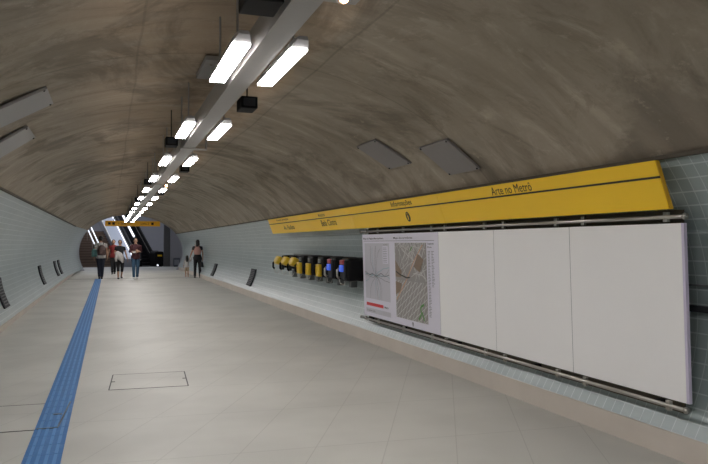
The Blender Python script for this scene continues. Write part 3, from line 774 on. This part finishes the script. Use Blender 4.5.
    if hair == 'long': loft(c, [(V((0, .055, hz+.03)), .085*S*hd, .06*S*hd), (V((0, .085, hz-.10)), .095*S*hd, .05*S*hd), (V((0, .115, hz-.26)), .08*S*hd, .035*S*hd), (V((0, .12, hz-.36)), .04*S*hd, .02*S*hd)], 14)
    if hair == 'tied': ball(c, V((0, .12*hd, hz+.02)), .04*S, .04*S, .05*S)
    o = obj('hair', c, 'hair', t); voxel(o, .011*S, 3)
    # face
    for s in (-1, 1): obj('eye', ball(bmesh.new(), V((s*.03*hd, -.083*hd, hz+.012)), .012*S, .008*S, .008*S, 8), 'eye', t, True)
    obj('mouth', ball(bmesh.new(), V((0, -.088*hd, hz-.058)), .022*S, .007*S, .007*S, 8), 'lip_', t, True)
    return t
LN = {-1: ((-.10, -.02, .49), (-.10, .03, .075)), 1: ((.10, -.03, .49), (.10, -.02, .075))}
WK = {-1: ((-.095, -.13, .50), (-.09, -.17, .078)), 1: ((.095, .0, .48), (.09, .20, .105))}
WK2 = {-1: ((-.095, .0, .48), (-.09, .20, .105)), 1: ((.095, -.13, .50), (.09, -.17, .078))}
AD = lambda s, f=0.: ((s*.235, .02+f*.3, 1.14), (s*.25, -.06+f, .89))
# man from behind, backpack
person('person in a white shirt and dark trousers walking on the blue strip, back turned', (-.40, 30.95, 0), 1.78, math.pi,
       {-1: AD(-1, -.08), 1: AD(1, .06)}, {-1: ((-.07, -.03, .49), (-.045, -.03, .078)), 1: ((.07, -.03, .49), (.045, .06, .085))}, 'c_white', 'dkden', 'shoe')
# woman behind, red top
person('person in a red top and dark trousers walking behind the woman with the white jacket', (.12, 35.6, 0), 1.66, R(-5),
       {-1: ((-.24, .0, 1.14), (-.27, -.12, .93)), 1: AD(1, .05)}, {-1: ((-.07, -.06, .49), (-.05, -.05, .078)), 1: ((.07, -.02, .49), (.05, .10, .09))}, 'c_red', 'c_black', 'shoe', 'tied', 'f', .5)
person('woman in a black top and cropped black trousers carrying a white jacket', (.36, 30.75, 0), 1.62, R(6),
       {-1: ((-.235, .06, 1.16), (-.10, -.17, 1.10)), 1: ((.25, .02, 1.14), (.31, -.04, .90))}, WK, 'c_black', 'c_black', 'shoe', 'tied', 'f', .45, .80)
person('man in a dark maroon long-sleeved shirt and blue jeans holding a paper to his chest', (.97, 30.55, 0), 1.70, R(4),
       {-1: ((-.235, .04, 1.15), (-.04, -.20, 1.16)), 1: ((.235, .04, 1.15), (.09, -.20, 1.20))}, {-1: ((-.085, -.08, .49), (-.07, -.06, .078)), 1: ((.09, -.02, .49), (.08, .07, .085))}, 'c_mar', 'denim', 'shoew', 'short', 'm', .7)
person('woman in black with long dark hair walking away holding a child by the hand', (3.50, 30.5, 0), 1.63, math.pi,
       {-1: AD(-1, -.02), 1: ((.27, -.01, 1.15), (.34, -.04, .93))}, {-1: ((-.105, -.04, .49), (-.12, .0, .078)), 1: ((.105, -.03, .49), (.12, .04, .082))}, 'c_black', 'c_black', 'shoe', 'long', 'f', .5)
person('small child in a white top and beige shorts walking beside the woman in black', (3.06, 30.5, 0), .95, math.pi,
       {-1: ((-.27, .0, 1.30), (-.34, -.04, 1.52)), 1: AD(1, -.05)}, {-1: ((-.09, -.05, .49), (-.09, .0, .078)), 1: ((.09, -.03, .49), (.09, .06, .085))}, 'c_white', 'beige', 'shoew', 'long', 'f', .7, .4, child=True)
# carried things
t = thing('backpack', 'dark brown backpack on the back of the person in the white shirt', 'backpack', (-.36, 30.68, .98), R(8))
c = bmesh.new(); loft(c, [((0, 0, 0), .13, .07), ((0, 0, .03), .16, .10), ((0, 0, .2), .165, .10), ((0, .02, .36), .13, .08), ((0, .03, .42), .06, .04)], 16, power=3.); obj('bag', c, 'brownb', t, True)
obj('front_pocket', B(-.11, .11, -.135, -.08, .04, .2, bev=.02), 'brownb', t)
for s in (-1, 1): obj('strap', tube(bmesh.new(), [(s*.09, .08, .04), (s*.12, .10, .25), (s*.10, .10, .44), (s*.09, .22, .50)], .013, 8), 'brownb', t, True)
t = thing('shoulder_bag', 'pale teal bag hanging at the left side of the person in the white shirt', 'bag', (-.65, 30.85, .92))
c = bmesh.new(); loft(c, [((0, 0, 0), .09, .05), ((0, 0, .05), .11, .06), ((0, 0, .26), .10, .05), ((.02, 0, .33), .07, .03)], 14, power=3.); obj('bag', c, 'tealc', t, True)
obj('strap', tube(bmesh.new(), [(-.04, 0, .30), (.02, .0, .46), (.10, 0, .56), (.14, 0, .50)], .012, 8), 'tealc', t, True)
t = thing('white_jacket', 'crumpled white jacket carried over the arm of the woman in black', 'jacket', (.31, 30.42, .76))
c = bmesh.new(); loft(c, [((.16, -.02, -.08), .03, .02), ((.13, -.02, .02), .08, .045), ((.06, -.02, .14), .13, .06), ((-.02, -.02, .25), .15, .07), ((-.04, 0, .34), .11, .06), ((-.02, .02, .38), .05, .04)], 16)
rj = random.Random(5)
for v in c.verts: v.co += Vector((rj.uniform(-.012, .012), rj.uniform(-.02, .02), rj.uniform(-.008, .008)))
obj('folded_cloth', c, 'c_white', t, True); obj('sleeve', loft(bmesh.new(), [((-.08, -.05, .25), .05, .035), ((-.12, -.06, .10), .045, .03), ((-.10, -.06, -.03), .035, .025)], 10), 'c_white', t, True)
t = thing('paper_sheet', 'white sheet of paper held in front of the man in jeans', 'paper', (.97, 30.33, 1.12), R(4))
c = bmesh.new(); box(c, -.13, .11, -.012, -.004, -.03, .045, mtx=Matrix.Rotation(R(-8), 4, 'Y')); obj('sheet', c, 'c_white', t)
obj('fold', B(-.10, .08, -.016, -.012, -.02, .0), 'white', t)
t = thing('small_backpack', 'pink backpack on the back of the woman in black', 'backpack', (3.47, 30.28, 1.0))
c = bmesh.new(); loft(c, [((0, 0, 0), .10, .05), ((0, 0, .04), .15, .08), ((0, 0, .17), .16, .09), ((0, .01, .28), .11, .07), ((0, .02, .33), .05, .03)], 16); obj('bag', c, 'pink', t, True)
for s in (-1, 1): obj('strap', tube(bmesh.new(), [(s*.06, .06, .28), (s*.08, .08, .38), (s*.10, .16, .43)], .012, 8), 'pink', t, True)
t = thing('handbag', 'black handbag hanging from the right hand of the woman in black', 'handbag', (3.66, 30.34, .46), R(65))
c = bmesh.new(); loft(c, [((0, 0, 0), .12, .05), ((0, 0, .03), .135, .06), ((0, 0, .19), .11, .045), ((0, 0, .23), .08, .02)], 16, power=3.); obj('bag', c, 'c_black', t, True)
obj('handle', tube(bmesh.new(), [(-.06, 0, .2), (-.05, 0, .33), (-.02, 0, .39), (.02, 0, .39), (.05, 0, .33), (.06, 0, .2)], .010, 8), 'c_black', t, True)

# ------------------------------------------------------------------ lights, world, camera
def area(name, loc, size, energy, color=(1, 1, 1), rot=(0, 0, 0)):
    l = bpy.data.lights.new(name, 'AREA'); l.shape = 'RECTANGLE'; l.size, l.size_y = size; l.energy = energy; l.color = color
    o = bpy.data.objects.new(name, l); col.objects.link(o); o.location = loc; o.rotation_euler = rot; return o
area('hall_light', (1, 50, 7.7), (6, 5), 420, (.85, .9, 1.))
area('stair_top_light', (-2.5, 55, 6.5), (4, 3), 160, (.9, .92, 1.))
w = bpy.data.worlds.new('World'); scn.world = w; w.use_nodes = True
w.node_tree.nodes['Background'].inputs[0].default_value = (.5, .52, .55, 1); w.node_tree.nodes['Background'].inputs[1].default_value = .65
cam = bpy.data.cameras.new('camera'); co = bpy.data.objects.new('camera', cam); col.objects.link(co)
cam.sensor_width = 36.; cam.lens = 700/708*36.; cam.clip_end = 200; cam.clip_start = .05
pit = math.atan(12/700); yaw = math.atan(243/700*math.cos(pit))
co.location = (0, 0, 1.45); co.rotation_euler = (math.pi/2+pit, 0, -yaw)
scn.camera = co
scn.view_settings.view_transform = 'Standard'; scn.view_settings.look = 'None'; scn.view_settings.exposure = 0.; scn.view_settings.gamma = 1.
